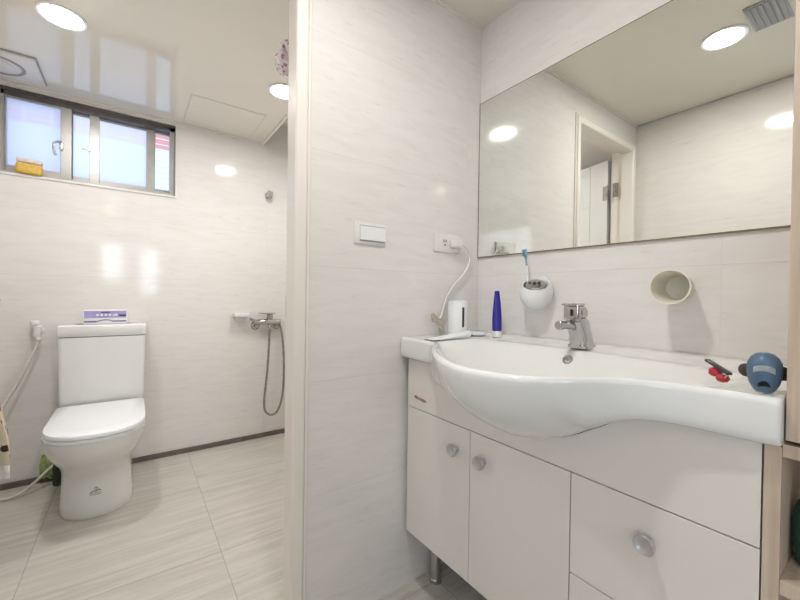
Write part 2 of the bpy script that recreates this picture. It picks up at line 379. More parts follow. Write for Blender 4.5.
# neighbouring building outside the window
def facade_mat():
    m = M_('facade_tiles',(.8,.85,.95),.6); b=m.node_tree.nodes['Principled BSDF']
    g=N(m,'ShaderNodeNewGeometry'); sp=N(m,'ShaderNodeSeparateXYZ'); L(m,g.outputs['Position'],sp.inputs[0]); X,Y,Z=sp.outputs
    def grid(ax,s,wd):
        fr=math_(m,'FRACT',math_(m,'DIVIDE',math_(m,'ADD',ax,50.),s)); return math_(m,'LESS_THAN',fr,wd)
    gl=math_(m,'MAXIMUM',grid(X,.24,.06),grid(Z,.075,.16))
    pale=mixc(m,gl,(.70,.80,.98),(.60,.70,.90)); red=mixc(m,gl,(.62,.27,.25),(.82,.72,.74))
    up=math_(m,'GREATER_THAN',Z,2.97)
    L(m,mixc(m,up,pale,red),b.inputs['Base Color']); return m
MT['facade']=facade_mat()
o=obj('neighbour_building',box(-9,9,6.0,9.0,-3,7.5),'facade',smooth=False,origin=(0,7.5,-3)); o['kind']='structure'

# ================================================================== LAMPS
def downlight(loc, label, mat='lamp', k=1):
    t=thing('downlight',label,'ceiling light',loc,'recessed round downlights'); x,y,z=loc
    bm=bmesh.new(); add_lathe(bm,[(a*k,b) for a,b in ((.0625,.0),(.078,.0),(.078,-.003),(.074,-.006),(.065,-.005),(.0625,-.002))],loc,(0,0,1),40,cap0=False,cap1=False)
    obj('trim_ring',bm,'whitep',t)
    bm=bmesh.new(); add_lathe(bm,[(.0625*k,-.0045),(.0625*k,-.0015)],loc,(0,0,1),40); obj('diffuser',bm,mat,t)
    return t
d1=downlight((-.232,1.966,CZ),'round lit downlight in the toilet room ceiling nearer the window')
def dup(root, loc, label):
    c=root.copy(); COL.objects.link(c); c.location=loc; c['label']=label
    for ch in list(root.children):
        q=ch.copy(); COL.objects.link(q); q.parent=c
    return c
dup(d1,(.640,1.970,CZ),'round lit downlight half hidden behind the door jamb by the pink puff')
dup(d1,(.297,.485,2.115),'round lit downlight above the vanity, seen in the mirror')
downlight((-.278,-.784,2.115),'small warm downlight in the outer room ceiling','lampwarm',.5)

# ceiling items
t=thing('exhaust_fan','white square ceiling exhaust fan cover with round ring near the window','exhaust fan',(-.535,2.52,CZ))
bm=box(-.70,-.375,2.39,2.66,CZ-.012,CZ-.0005,bev=.005,seg=3); obj('cover',bm,'warmp',t)
bm=box(-.706,-.369,2.384,2.666,CZ-.004,CZ-.0002,bev=.001,seg=1); obj('base_plate',bm,'greyp',t)
bm=bmesh.new(); add_lathe(bm,[(.082,-.0118),(.086,-.0165),(.094,-.0165),(.098,-.0118)],(-.525,2.53,CZ),(0,0,1),48,cap0=False,cap1=False); obj('ring',bm,'greyp',t)
bm=bmesh.new(); add_lathe(bm,[(.060,-.0125),(.058,-.0175),(.0001,-.019)],(-.525,2.53,CZ),(0,0,1),48,cap0=False,cap1=False); obj('centre_cap',bm,'warmp',t)
t=thing('access_hatch','square flush access panel outlined in the toilet room ceiling','ceiling hatch',(.445,2.50,CZ))
obj('panel',box(.250,.640,2.30,2.70,CZ-.0025,CZ-.0004,bev=.0008,seg=1),'ceil',t)
bm=bmesh.new()
for q in ((.246,.250,2.296,2.704),(.640,.644,2.296,2.704),(.246,.644,2.296,2.30),(.246,.644,2.70,2.704)): add_box(bm,*q,CZ-.0012,CZ-.0003)
MT['hatchline']=noise_col('hatch_gap',(.56,.53,.47),(.60,.57,.50),nscale=10,rough=.5)
obj('outline_gap',bm,'hatchline',t)
t=thing('ceiling_vent','grey louvred ceiling vent above the vanity, seen in the mirror','ceiling vent',(.34,.345,2.115))
bm=box(.245,.435,.290,.400,2.110,2.1148,bev=.001)
obj('frame',bm,'ventgrey',t)
for i in range(6): obj('slat',box(.255,.425,.298+i*.017,.308+i*.017,2.107,2.1102,mat=None),'ventgrey',t)

# ================================================================== MIRROR
t=thing('wall_mirror','large frameless rectangular mirror on the tiled wall above the basin','mirror',(XM,.60,1.189))
obj('glass',box(XM-.006,XM-.0015,.122,1.0465,1.1895,1.808),'mirror',t,smooth=False)
bm=box(XM-.0075,XM-.0005,.122,1.0465,1.186,1.1895); add_box(bm,XM-.0068,XM-.0005,.122,1.0465,1.808,1.8095); add_box(bm,XM-.0068,XM-.0005,1.0465,1.0485,1.186,1.8095)
obj('edge_strip',bm,'mirroredge',t,smooth=False)

# ================================================================== VANITY
BF=[(1.05,.757),(.93,.757),(.885,.754),(.86,.742),(.835,.722),(.806,.694),(.76,.652),(.71,.616),(.665,.587),(.62,.562),(.571,.543),(.53,.537),(.49,.540),(.45,.549),(.415,.565),(.385,.592),(.36,.625),(.335,.665),(.31,.702),(.28,.728),(.24,.745),(.20,.751),(.112,.757)]
ZB=[(1.05,.814),(.92,.812),(.89,.813),(.855,.806),(.82,.792),(.787,.775),(.738,.752),(.679,.727),(.60,.706),(.54,.700),(.50,.702),(.463,.714),(.418,.737),(.392,.755),(.368,.768),(.345,.786),(.32,.800),(.289,.809),(.24,.811),(.112,.812)]
def smooth_tab(tab,y,h=.022):
    return sum(interp(tab,y+h*k/6)*(7-abs(k)) for k in range(-6,7))/49
xf=lambda y: smooth_tab(BF,y); zb=lambda y: smooth_tab(ZB,y,.024)

van=thing('vanity_cabinet','cream gloss bathroom vanity with two doors, drawers and round knobs on steel legs','vanity cabinet',(.96,.58,0))
bm=box(.802,1.13,.1355,.152,.215,.80); add_box(bm,.802,1.13,1.012,1.028,.215,.80); add_box(bm,.802,1.13,.152,1.012,.215,.231); add_box(bm,1.118,1.13,.152,1.012,.231,.66)
add_box(bm,.806,1.10,.43,.444,.231,.64)
obj('carcass',bm,'carcass',van,smooth=False)
# front panel, its top edge cut to the belly of the basin
ys=[.1345+(1.030-.1345)*i/240 for i in range(241)]
poly=[Vector((.780,.1345,.6485)),Vector((.780,1.030,.6485))]+[Vector((.780,y,min(.809,zb(y)-.001))) for y in ys[::-1]]
bm=bmesh.new()
a=[[Vector((x,y,.6485)) for y in ys] for x in (.780,.799)]; b=[[Vector((x,y,min(.8095,zb(y)-.0008))) for y in ys] for x in (.780,.799)]
add_rings(bm,[a[0],b[0],b[1],a[1],a[0]],False,False,closed=False)
bmesh.ops.remove_doubles(bm,verts=bm.verts[:],dist=1e-5)
fp=obj('front_panel',bm,'lacquer',van,angle=30)
bm=bmesh.new()
pts=[];n=16
for i in range(n): 
    a_=2*PI*i/n; pts.append(Vector((.7797,.962+.032*math.cos(a_)*1.0,.684+.0055*math.sin(a_)+.004*math.sin(3*a_)*.3+ .003*math.cos(a_))))
add_prism(bm,pts,(-.0008,0,0)); cm=obj('chipped_edge',bm,'chip',fp); cm['label']='brown chipped patch in the lacquer'
def knob(y,z,par):
    bm=bmesh.new(); add_lathe(bm,[(.0075,0),(.0070,.010),(.0085,.014),(.0165,.018),(.0188,.021),(.0190,.024),(.0170,.0275),(.0135,.0270),(.0105,.0245),(.004,.0235),(.0001,.0235)],(.7795,y,z),(-1,0,0),32,cap1=False)
    obj('knob',bm,'knob',par)
g=.0012
dA=obj('door',box(.780,.798,.7355+g,1.030,.2105,.6485-.003,bev=.0012),'lacquer',van,smooth=False); knob(.787,.578,dA)
dB=obj('door',box(.780,.798,.4365+g,.7355-g,.2105,.6485-.003,bev=.0012),'lacquer',van,smooth=False); knob(.683,.579,dB)
dC=obj('drawer',box(.780,.798,.1345,.4365-g,.428,.6485-.003,bev=.0012),'lacquer',van,smooth=False); knob(.283,.580,dC)
dD=obj('drawer',box(.780,.798,.1345,.4365-g,.2105,.4255,bev=.0012),'lacquer',van,smooth=False); knob(.283,.355,dD)
for x,y in ((.893,1.000),(.893,.19),(1.08,.975),(1.08,.19)):
    bm=bmesh.new(); add_lathe(bm,[(.021,0),(.021,.012),(.0175,.016),(.0175,.200),(.024,.202),(.024,.2145)],(x,y,0),(0,0,1),24); obj('leg',bm,'steel',van)

# ================================================================== BASIN
bas=thing('washbasin','white ceramic vanity top washbasin with bulging round front bowl','washbasin',(.95,.58,.812))
def top_z(x,y):
    f=xf(y)
    z=.885+.008*sstep(1.055,1.095,x)
    z-=.0055*sstep(f+.012,f+.03,x)*(1-sstep(1.03,1.075,x))*sstep(.112,.20,y)*(1-sstep(.84,.92,y))
    s=(y-.575)/.315 if y>.575 else (.575-y)/.40
    if s<1:
        k=(1-s*s); D=.132*k**1.4
        x0=f+.014; x1=1.02-.03*abs(s)
        t=(x-x0)/(x1-x0)
        if 0<t<1: z-=D*(1-abs(2*t-1)**2.6)**1.1*sstep(0,.06,min(t,1-t)+.02)
    return z
NY=240; bm=bmesh.new(); rings=[]
yy=[.112,.1128,.115]+[.118+(1.044-.118)*i/NY for i in range(NY+1)]+[1.047,1.0485]
for y in yy:
    ins = {.112:.0045,.1128:.002,.115:.0005}.get(y,0)+{1.0485:.003,1.047:.0006}.get(y,0)
    f=xf(y)+ins; b_=zb(y); wgt=sstep(.0,.17,.757-xf(y)); n=1.8+ (1-wgt)*4
    rg=[]
    NX=46
    for i in range(NX): # back to front along the top
        tt=i/(NX-1); x=1.1435+(f+.011-1.1435)*tt
        rg.append(Vector((x,y,top_z(x,y)-ins)))
    for k in range(1,7):   # rounded rim
        a_=PI/2*k/6; rg.append(Vector((f+.011-.011*math.sin(a_),y,.874+.011*math.cos(a_)-ins)))
    xe=.790
    for k in range(1,21):  # outside down to the cabinet
        a_=PI/2*k/20; c,s=math.cos(a_),math.sin(a_)
        x=f+(xe-f)*(1-c**(2/n)); z=.874-ins-(.874-ins-b_-ins)*s**(2/n)
        rg.append(Vector((x,y,z)))
    for k in range(1,13):  # underside
        x=xe+.012+(1.1435-xe-.012)*k/12
        rg.append(Vector((x,y,max(min(.815, top_z(x,y)-.02), b_ if k<2 else 0))))
    rings.append(rg)
add_rings(bm,rings)
obj('basin_body',bm,'ceramic',bas,angle=50)
# overflow ring on the rear wall of the bowl, waste at the bottom
def find_x(y,z):
    x=1.05
    while top_z(x,y)>z and x>.8: x-=.0005
    return x
ox_=find_x(.573,.853)
ax=Vector((-.80,0,.45))
bm=bmesh.new(); add_lathe(bm,[(.0088,-.003),(.0088,.002),(.0135,.004),(.015,.001),(.015,-.004)],(ox_,.573,.853),ax,28,cap0=False,cap1=False); obj('overflow_ring',bm,'chrome',bas)
bm=bmesh.new(); add_lathe(bm,[(.0088,-.001),(.0088,.0005)],(ox_,.573,.853),ax,24); obj('overflow_hole',bm,'greyp',bas)
zd=top_z(.79,.55); bm=bmesh.new(); add_lathe(bm,[(.022,-.006),(.022,.003),(.016,.004),(.012,.006),(.0001,.007)],(.79,.55,zd),(0,0,1),28,cap1=False); obj('waste_plug',bm,'chrome',bas)

# ================================================================== FAUCET
fa=thing('faucet','chrome single lever mixer tap on the basin','tap',(1.055,.566,.885))
bm=bmesh.new(); rings=[]
def rrect(cx,cy,cz,hx,hy,r_,n=5,tilt=0):
    out=[]
    for qx,qy,a0 in ((1,1,0),(-1,1,PI/2),(-1,-1,PI),(1,-1,3*PI/2)):
        for k in range(n):
            a_=a0+PI/2*k/(n-1); x=qx*(hx-r_)+r_*math.cos(a_); y=qy*(hy-r_)+r_*math.sin(a_)
            out.append(Vector((cx+x,cy+y,cz+x*tilt)))
    return out
for z,cx,hx,hy,tl in ((.885,1.058,.034,.030,0),(.892,1.058,.034,.030,0),(.896,1.057,.030,.027,0),(.92,1.050,.029,.025,.0),(.945,1.038,.031,.024,.0),(.962,1.030,.033,.023,.05),(.970,1.030,.026,.019,.05)):
    rings.append(rrect(cx,.566,z,hx,hy,.016,tilt=tl))
add_rings(bm,rings); obj('body',bm,'chrome',fa)
bm=bmesh.new(); add_tube(bm,[(1.03,.566,.944),(1.0,.566,.950),(.965,.566,.953),(.950,.566,.953)],lambda t:.012-.0015*t,seg=20,smooth=5)
add_lathe(bm,[(.0105,0),(.0125,.002),(.0125,.014),(.010,.016),(.0001,.016)],(.952,.566,.953),(-.99,0,-.02),24,cap1=False); obj('spout',bm,'chrome',fa)
bm=bmesh.new(); add_lathe(bm,[(.010,-.005),(.021,0),(.0235,.004),(.0235,.030),(.020,.034)],(1.047,.566,.985),(-1,0,.06),28)
obj('cartridge_cap',bm,'chrome',fa)
bm=box(.995,1.012,.543,.589,.962,1.010,bev=.006,seg=3); add_box(bm,.975,1.045,.550,.582,1.006,1.013,bev=.003,seg=2); 
hd=obj('lever',bm,'chrome',fa)
obj('index_mark',box(.9938,.9952,.558,.567,.978,.996,bev=.0005,seg=1),'blackp',hd)

# ================================================================== WALL ITEMS
t=thing('light_switch','white rocker light switch plate on the middle wall beside the doorway','light switch',(.628,YP,1.228))
obj('plate',box(.569,.688,YP-.006,YP,1.193,1.263,bev=.0025),'warmp',t)
obj('frame_inset',box(.588,.684,YP-.0068,YP-.004,1.202,1.254,bev=.0005,seg=1),'greyp',t,smooth=False)
bm=bmesh.new(); add_prism(bm,[(.5885,YP-.0065,1.2065),(.5885,YP-.0120,1.2065),(.5885,YP-.0078,1.2515),(.5885,YP-.0065,1.2515)],(.095,0,0)); obj('rocker',bm,'whitep',t,smooth=False)
t=thing('wall_socket','white wall socket plate near the mirror with a plug in it','socket',(.966,YP,1.228))
obj('plate',box(.902,1.030,YP-.008,YP,1.194,1.264,bev=.003),'warmp',t)
bm=box(.946,.949,YP-.0086,YP-.0078,1.232,1.242); add_box(bm,.957,.960,YP-.0086,YP-.0078,1.232,1.242); add_box(bm,.950,.956,YP-.0086,YP-.0078,1.219,1.225)
obj('slots',bm,'darkbrown',t,smooth=False)
t=thing('power_cord','white power cord and plug running from the socket down to the basin top','power cord',(.995,YP,1.228))
bm=box(.976,1.018,YP-.038,YP-.0085,1.213,1.245,bev=.007,seg=3); obj('plug',bm,'warmp',t)
bm=bmesh.new(); add_tube(bm,[(1.018,YP-.026,1.229),(1.045,YP-.024,1.222),(1.070,YP-.022,1.195),(1.072,YP-.02,1.16),(1.045,YP-.018,1.115),(1.0,YP-.014,1.075),(.965,YP-.012,1.03),(.945,YP-.014,.985),(.93,YP-.02,.955),(.905,YP-.034,.945)],.0042,seg=8); obj('cable',bm,'warmp',t)
bm=bmesh.new()
for k in range(4):
    a_=k*.006
    P=[(.868+a_*1.2,YP-.04+a_,.962-a_*1.5),(.884+a_,YP-.045,.935),(.913,YP-.05+a_,.905),(.926-a_,YP-.052,.894),(.922,YP-.05,.905+a_),(.900+a_,YP-.038-a_,.942),(.884,YP-.036,.965-a_),(.868+a_*1.2,YP-.04+a_,.962-a_*1.5)]
    P=[(x-.006,y,z) for x,y,z in P]; add_tube(bm,P,.0018,seg=6,smooth=5)
MT['cordbeige']=noise_col('beige_cord',(.46,.41,.33),(.54,.49,.41),nscale=30,rough=.5)
obj('folded_cable',bm,'cordbeige',t)

t=thing('toothbrush_holder','round white wall-mounted bowl holder with open top','toothbrush holder',(XM,.765,1.045))
bm=bmesh.new(); c0=Vector((1.102,.750,1.043)); R0=.0545; cut=math.radians(50)
rings=[]; seg=36
for ph in [PI*(1-i/22)*1.0 for i in range(1)]: pass
def ball(R, th0, th1, n, outer=True):
    out=[]
    for i in range(n+1):
        th=th0+(th1-th0)*i/n
        out.append((R*math.sin(th), -R*math.cos(th)))
    return out
prof=ball(R0,0.001,math.radians(130),24)+ball(R0-.004,math.radians(129),.001,20)
axh=Vector((-.44,-.26,.86)).normalized()
add_lathe(bm,prof,c0,axh,40,cap0=False,cap1=False)
for q in bm.verts:   # flattened against the wall
    if q.co.x>XM-.003: q.co.x=XM-.003
obj('bowl',bm,'whitep',t)
bm=bmesh.new(); add_lathe(bm,[(.034,0),(.036,.004),(.030,.014),(.020,.03)],(XM-.0005,.750,1.065),(-1,0,-.1),32); obj('wall_mount',bm,'whitep',t)
t=thing('razor_tray','grey metal item sitting inside the round white holder','razor head',(1.095,.758,1.06))
bm=bmesh.new(); add_lathe(bm,[(.030,0),(.034,.006),(.034,.022),(.030,.028),(.012,.029),(.0001,.032)],(1.100,.750,1.050),axh,28,cap1=False); obj('head',bm,'steel',t)
bm=bmesh.new()
for dy in (-.018,.0,.018): add_lathe(bm,[(.005,.026),(.0055,.032),(.003,.034)],Vector((1.100,.750+dy,1.050))-Vector((.006,0,0)),axh,14)
obj('knurls',bm,'darkm',t)
t=thing('toothbrush','toothbrush with light blue head standing in the round white holder','toothbrush',(1.085,.800,1.03))
p0=Vector((1.092,.770,1.045)); p1=Vector((1.092,.789,1.193))
bm=bmesh.new(); dd=(p1-p0)
add_tube(bm,[p0,p0+dd*.35,p0+dd*.55,p0+dd*.62],lambda t:.0045-.0015*t,seg=10,smooth=4); obj('handle',bm,'whitep',t)
bm=bmesh.new(); add_tube(bm,[p0+dd*.62,p0+dd*.72,p0+dd*.82,p0+dd*.95,p1],lambda t:.003+.0032*sstep(.35,.6,t),seg=10,smooth=5); obj('head',bm,'ltblue',t)
bm=bmesh.new()
for i in range(5):
    for j in (-1,1): q=p0+dd*(.84+.032*i); add_lathe(bm,[(.0016,0),(.0014,.012)],q+Vector((-.004,j*.0022,0)),(-1,0,.1),6)
obj('bristles',bm,'ltblue',t)['kind']='stuff'

t=thing('tumbler','cream plastic tumbler mounted sideways on the wall, mouth facing out','tumbler',(XM,.352,1.06))
ax=(Vector((1.055,.350,1.058))-Vector((XM,.358,1.058))).normalized()
bm=bmesh.new(); add_lathe(bm,[(.0001,0),(.029,0),(.031,.003),(.0405,.086),(.0425,.090),(.0425,.094),(.0395,.094),(.038,.088),(.028,.008),(.0001,.006)],(XM-.0008,.358,1.058),ax,40,cap0=False,cap1=False); obj('cup',bm,'creamp',t)

# ================================================================== THINGS ON THE BASIN TOP
t=thing('sterilizer','white cylindrical device with a narrow black slot standing in the corner of the basin','toothbrush steriliser',(.950,.965,.885))
bm=bmesh.new(); add_lathe(bm,[(.031,0),(.034,.004),(.034,.120),(.031,.126),(.020,.1275),(.0001,.128)],(.950,.965,.886),(0,0,1),40,cap1=False)
obj('housing',bm,'whitep',t)
sv=Vector((-.62,-.78,0)).normalized(); sc=Vector((.950,.965,.886))+sv*.0343
A=math.atan2(sv.y,sv.x); T=Matrix.Translation(sc)@Matrix.Rotation(A+math.radians(22),4,'Z')
T=Matrix.Translation(Vector((.950,.965,.886))) @ Matrix.Rotation(A+math.radians(28),4,'Z')
obj('slot',box(.033,.0352,-.0042,.0042,.034,.104,bev=.0008,mat=T),'blackp',t)
t=thing('soap_dish','small flat white dish with dark underside beside the cylindrical device','dish',(1.030,.945,.885))
bm=bmesh.new(); add_lathe(bm,[(.0285,0),(.0295,.002)],(1.030,.945,.8855),(0,0,1),28)
obj('base_rim',bm,'darkm',t)
bm=bmesh.new(); add_lathe(bm,[(.029,0),(.032,.004),(.031,.009),(.026,.009),(.024,.005),(.0001,.005)],(1.030,.945,.8875),(0,0,1),28,cap1=False); obj('dish',bm,'whitep',t)

def tube_pack(p0,p1,r_cap,w_end,capmat,bodymat,t,up=(0,0,1),name='tube_body'):
    """squeeze tube from cap p0 to crimped end p1"""
    p0,p1=Vector(p0),Vector(p1); d=(p1-p0).normalized(); U=Vector(up); U=(U-d*U.dot(d)).normalized(); W=d.cross(U); Ln=(p1-p0).length
    cl=Ln*.13
    bm=bmesh.new(); add_lathe(bm,[(r_cap*.98,0),(r_cap,.001),(r_cap,cl-.001),(r_cap*.98,cl)],p0,d,28); obj('cap',bm,capmat,t)
    rings=[]
    for i in range(14):
        f=i/13; ww=r_cap*.93*(1-f)+w_end*f; hh=r_cap*.93*(1-f)**.75+.0008; ww*=1+.25*math.sin(PI*f)
        c=p0+d*(cl+(Ln-cl)*f); rings.append([c+W*ww*math.cos(2*PI*k/24)+U*hh*math.sin(2*PI*k/24) for k in range(24)])
    bm=bmesh.new(); add_rings(bm,rings); obj(name,bm,bodymat,t)
t=thing('face_wash_tube','deep blue squeeze tube standing upright on its white cap','squeeze tube',(1.063,.880,.885))
tube_pack((1.063,.880,.8855),(1.060,.880,1.050),.0175,.0085,'whitep','blue',t,up=(.58,.81,0))
t=thing('toothpaste_tube','white toothpaste tube lying flat on the left end of the basin','squeeze tube',(.86,.93,.885))
tube_pack((.945,.905,.898),(.775,.915,.8875),.0125,.021,'whitep','whitep',t)
bm=bmesh.new()
for k,(a,b) in enumerate(((.0,.018),(.026,.034),(.040,.046),(.052,.066))):
    x=.790+a; add_box(bm,x,x+(b-a),.9045,.9225,.8890+(.0002*k),.8897+(.0012*k)+.0002)
obj('printed_marks',bm,'greyp',t,smooth=False)
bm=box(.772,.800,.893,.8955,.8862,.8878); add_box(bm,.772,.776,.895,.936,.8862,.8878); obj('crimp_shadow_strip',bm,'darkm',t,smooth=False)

# red and black small thing
t=thing('hair_clip','small red hair clip with a black bar lying near the right end of the basin','hair clip',(.835,.195,.885))
bm=bmesh.new(); add_lathe(bm,[(.0001,0),(.007,.002),(.010,.007),(.008,.013),(.0001,.015)],(.830,.194,.8830+.001),(.2,.1,1),20,cap0=False,cap1=False)
add_lathe(bm,[(.0001,0),(.008,.003),(.011,.008),(.008,.015),(.0001,.018)],(.842,.205,.892),(-.3,.2,1),20,cap0=False,cap1=False)
obj('clip_body',bm,'red',t)
p0=Vector((.850,.222,.918)); p1=Vector((.815,.182,.903)); bm=bmesh.new()
d=(p1-p0).normalized(); s=d.cross(Vector((0,0,1))).normalized(); uu=s.cross(d)
add_prism(bm,[p0+s*.004+uu*.002,p0-s*.004+uu*.002,p0-s*.004-uu*.002,p0+s*.004-uu*.002],(p1-p0)); obj('bar',bm,'blackp',t,smooth=False)
obj('spring_wire',add_tube(bmesh.new(),[(.838,.200,.900),(.828,.190,.902),(.822,.188,.897),(.826,.194,.892)],.0012,seg=6),'steel',t)

# blue round toy-like container
hc=Vector((.801,.1375,.9165))
t=thing('round_container','slate blue round container with dark ears and a pale label by the wooden cabinet','round container',(hc.x,hc.y,.885))
bm=bmesh.new(); prof=[(.0001,0),(.0105,.0005),(.013,.003),(.0175,.012),(.0203,.024),(.0212,.034),(.0202,.044),(.0165,.053),(.011,.0585),(.005,.0605),(.0001,.061)]
add_lathe(bm,prof,(hc.x,hc.y,.8855),(0,0,1),40,cap0=False,cap1=False); obj('body',bm,'slate',t)
toc=Vector((-hc.x,-hc.y,0)).normalized(); sd=Vector((0,0,1)).cross(toc)    # towards the room
for s in (-1,1):
    bm=bmesh.new(); add_lathe(bm,[(.0001,-.003),(.007,-.003),(.0105,-.001),(.0105,.002),(.007,.004),(.0001,.004)],hc+sd*s*.0205-toc*.004+Vector((0,0,-.001)),(toc*.9+sd*s*.45),24,cap0=False,cap1=False); obj('ear',bm,'darkbrown',t)
def patch(bm, a0,a1,z0,z1, off, cur=0, n=10, taper=0):
    """curved patch hugging the lathe body"""
    def rad(z): return interp([(h,rr) for rr,h in prof],z)
    base=math.atan2(toc.y,toc.x); outer=[];inner=[]
    g=[]
    for i in range(n+1):
        f=i/n; a_=base+a0+(a1-a0)*f; bend=cur*(1-(2*f-1)**2); row=[]
        for k in range(4):
            hf=k/3; z=z0+(z1-z0)*hf*(1-taper*(2*f-1)**2)+bend; rr=rad(z)+off
            row.append(Vector((hc.x+rr*math.cos(a_),hc.y+rr*math.sin(a_),.8855+z)))
        g.append(row)
    vs=[[bm.verts.new(p) for p in row] for row in g]
    for a,b in zip(vs,vs[1:]):
        for k in range(3): bm.faces.new((a[k],a[k+1],b[k+1],b[k]))
    bmesh.ops.solidify(bm,geom=bm.faces[:],thickness=.0006)
    return bm
obj('label_strip',patch(bmesh.new(),-.62,.58,.0300,.0390,.0008,.004),'label',t)
obj('mouth_mark',patch(bmesh.new(),-.42,.40,.0085,.0170,.0007,.002,taper=.6),'blackp',t)

# ================================================================== TALL WOODEN CABINET (right edge)
wd=thing('tall_wooden_cabinet','tall pale ash wood cabinet with open shelf niche at the right edge','wooden cabinet',(.96,-.15,0))
CY0=-.45
obj('side_panel',box(.782,1.143,.1135,.1325,.0,.8100),'wood',wd,smooth=False)
obj('filler_edge',box(.803,.812,.1326,.1343,.2,.80),'darkbrown',wd,smooth=False)
bm=box(.783,1.143,CY0,.1130,.7960,.8150); obj('niche_top',bm,'wood',wd,smooth=False)
obj('shelf',box(.784,1.143,CY0,.1130,.590,.612),'wood',wd,smooth=False)
obj('bottom_panel',box(.784,1.143,CY0,.1130,.06,.08),'wood',wd,smooth=False)
obj('far_side_panel',box(.782,1.143,CY0-.02,CY0,0,2.10),'wood',wd,smooth=False)
obj('upper_side_panel',box(.800,1.143,.0925,.1105,.8355,2.10),'wood',wd,smooth=False)
obj('back_panel',box(1.130,1.143,CY0,.112,.08,.59),'wood',wd,smooth=False)
obj('niche_back_panel',box(1.130,1.143,CY0,.112,.612,.815),'wood',wd,smooth=False)
obj('upper_door',box(.780,.798,-.17,.1100,.822,2.10,bev=.001,seg=1),'wood',wd,smooth=False)
obj('upper_door',box(.780,.798,CY0,-.173,.822,2.10,bev=.001,seg=1),'wood',wd,smooth=False)
t=thing('green_bottle','dark green bottle standing on the wooden cabinet shelf','bottle',(.868,.073,.612))
bm=bmesh.new(); add_lathe(bm,[(.028,0),(.033,.005),(.036,.03),(.036,.07),(.031,.095),(.018,.112),(.013,.118)],(.868,.0765,.6125),(0,0,1),32); obj('bottle_body',bm,'dkgreen',t)
bm=bmesh.new(); add_lathe(bm,[(.016,0),(.016,.022),(.014,.024)],(.868,.0765,.731),(0,0,1),24); obj('cap',bm,'whitep',t)

# ================================================================== TOILET
TX=-.135
to=thing('toilet','white close-coupled toilet with closed lid against the back wall','toilet',(TX,2.40,0))
def dring(w_,f,b_,z,Ls=None,n=2.3,k=18,cx=TX):
    Ls=Ls or min(.21,w_*1.15); y0=f+Ls; out=[]
    for i in range(k+1):
        a_=PI*i/k; c,s=math.cos(a_),math.sin(a_)
        out.append(Vector((cx+w_*(abs(c)**(2/n))*(1 if c>=0 else -1), y0-Ls*abs(s)**(2/n), z)))
    out.append(Vector((cx-w_,b_-.01,z))); out.append(Vector((cx-w_+.01,b_,z))); out.append(Vector((cx+w_-.01,b_,z))); out.append(Vector((cx+w_,b_-.01,z)))
    return out
bm=bmesh.new(); rings=[]
for z,w_,f,b_ in ((0,.137,2.168,2.725),(.012,.140,2.162,2.725),(.05,.137,2.162,2.725),(.12,.132,2.155,2.725),(.18,.130,2.155,2.725),(.215,.132,2.142,2.725),(.245,.138,2.115,2.725),(.275,.152,2.075,2.72),(.31,.167,2.035,2.72),(.345,.177,2.01,2.72),(.375,.182,1.998,2.72),(.398,.183,1.992,2.72)):
    rings.append(dring(w_,f,b_,z))
add_rings(bm,rings); obj('bowl',bm,'ceramict',to,angle=60)
bm=bmesh.new(); add_rings(bm,[dring(w_,f,2.535,z,cx=TX+.004) for z,w_,f in ((.399,.181,1.992),(.400,.184,1.988),(.412,.185,1.986),(.4155,.183,1.989))]); obj('seat',bm,'lidplastic',to,angle=40)
bm=bmesh.new(); add_rings(bm,[dring(w_,f,2.53,z,cx=TX+.005,n=2.4) for z,w_,f in ((.417,.180,1.990),(.4185,.1825,1.986),(.431,.1825,1.986),(.4355,.181,1.989),(.437,.177,1.994),(.4372,.12,2.06))]); obj('lid',bm,'lidplastic',to,angle=40)
bm=bmesh.new(); rings=[]
for z,h,f in ((.400,.150,2.575),(.425,.178,2.560),(.45,.182,2.555),(.60,.184,2.552),(.786,.186,2.550)):
    rings.append(rrect(TX+.006,(f+2.735)/2,z,h,(2.735-f)/2,.02))
add_rings(bm,rings); obj('tank',bm,'ceramict',to,angle=40)
bm=bmesh.new(); rings=[]
for z,e in ((.790,-.002),(.793,.002),(.836,.002),(.845,-.001),(.849,-.008)):
    rings.append(rrect(TX+.006,(2.548+2.737)/2,z,.188+e,.0935+min(e,0),.02))
add_rings(bm,rings); obj('tank_lid',bm,'ceramict',to,angle=40)
obj('tank_gap',box(TX+.006-.180,TX+.006+.180,2.556,2.73,.785,.791),'darkm',to,smooth=False)
bm=bmesh.new(); add_lathe(bm,[(.028,0),(.028,.003),(.022,.005),(.0001,.005)],(TX-.09,2.665,.849),(0,0,1),28,cap1=False); obj('flush_button',bm,'chrome',to)
# printed emblem on the pedestal: small swirl over a wavy bar and a line of lettering
bm=bmesh.new()
def ped_y(x,z):
    w_=interp([(0,.136),(.05,.136),(.12,.132),(.18,.130)],z); f=interp([(0,2.168),(.05,2.162),(.12,2.155),(.18,2.155)],z); Ls=w_*1.15
    c=min(1,abs(x-TX)/w_); s=(1-c**2.3)**(1/2.3); return f+Ls-Ls*s
def wall_tube(pts,rad):
    add_tube(bm,[Vector((x,ped_y(x,z)-.0002,z)) for x,z in pts],rad,seg=6,smooth=4)
EX,EZ=-.135,.122
wall_tube([(EX-.004,EZ+.016),(EX+.002,EZ+.022),(EX+.008,EZ+.017),(EX+.004,EZ+.011),(EX-.001,EZ+.009)],.0013)
wall_tube([(EX-.018,EZ-.002),(EX-.008,EZ+.006),(EX+.002,EZ+.003),(EX+.012,EZ+.008),(EX+.020,EZ+.004)],.0018)
for i in range(7): wall_tube([(EX-.018+i*.0058,EZ-.013+.0010*(i%2)),(EX-.0152+i*.0058,EZ-.0125)],.0014)
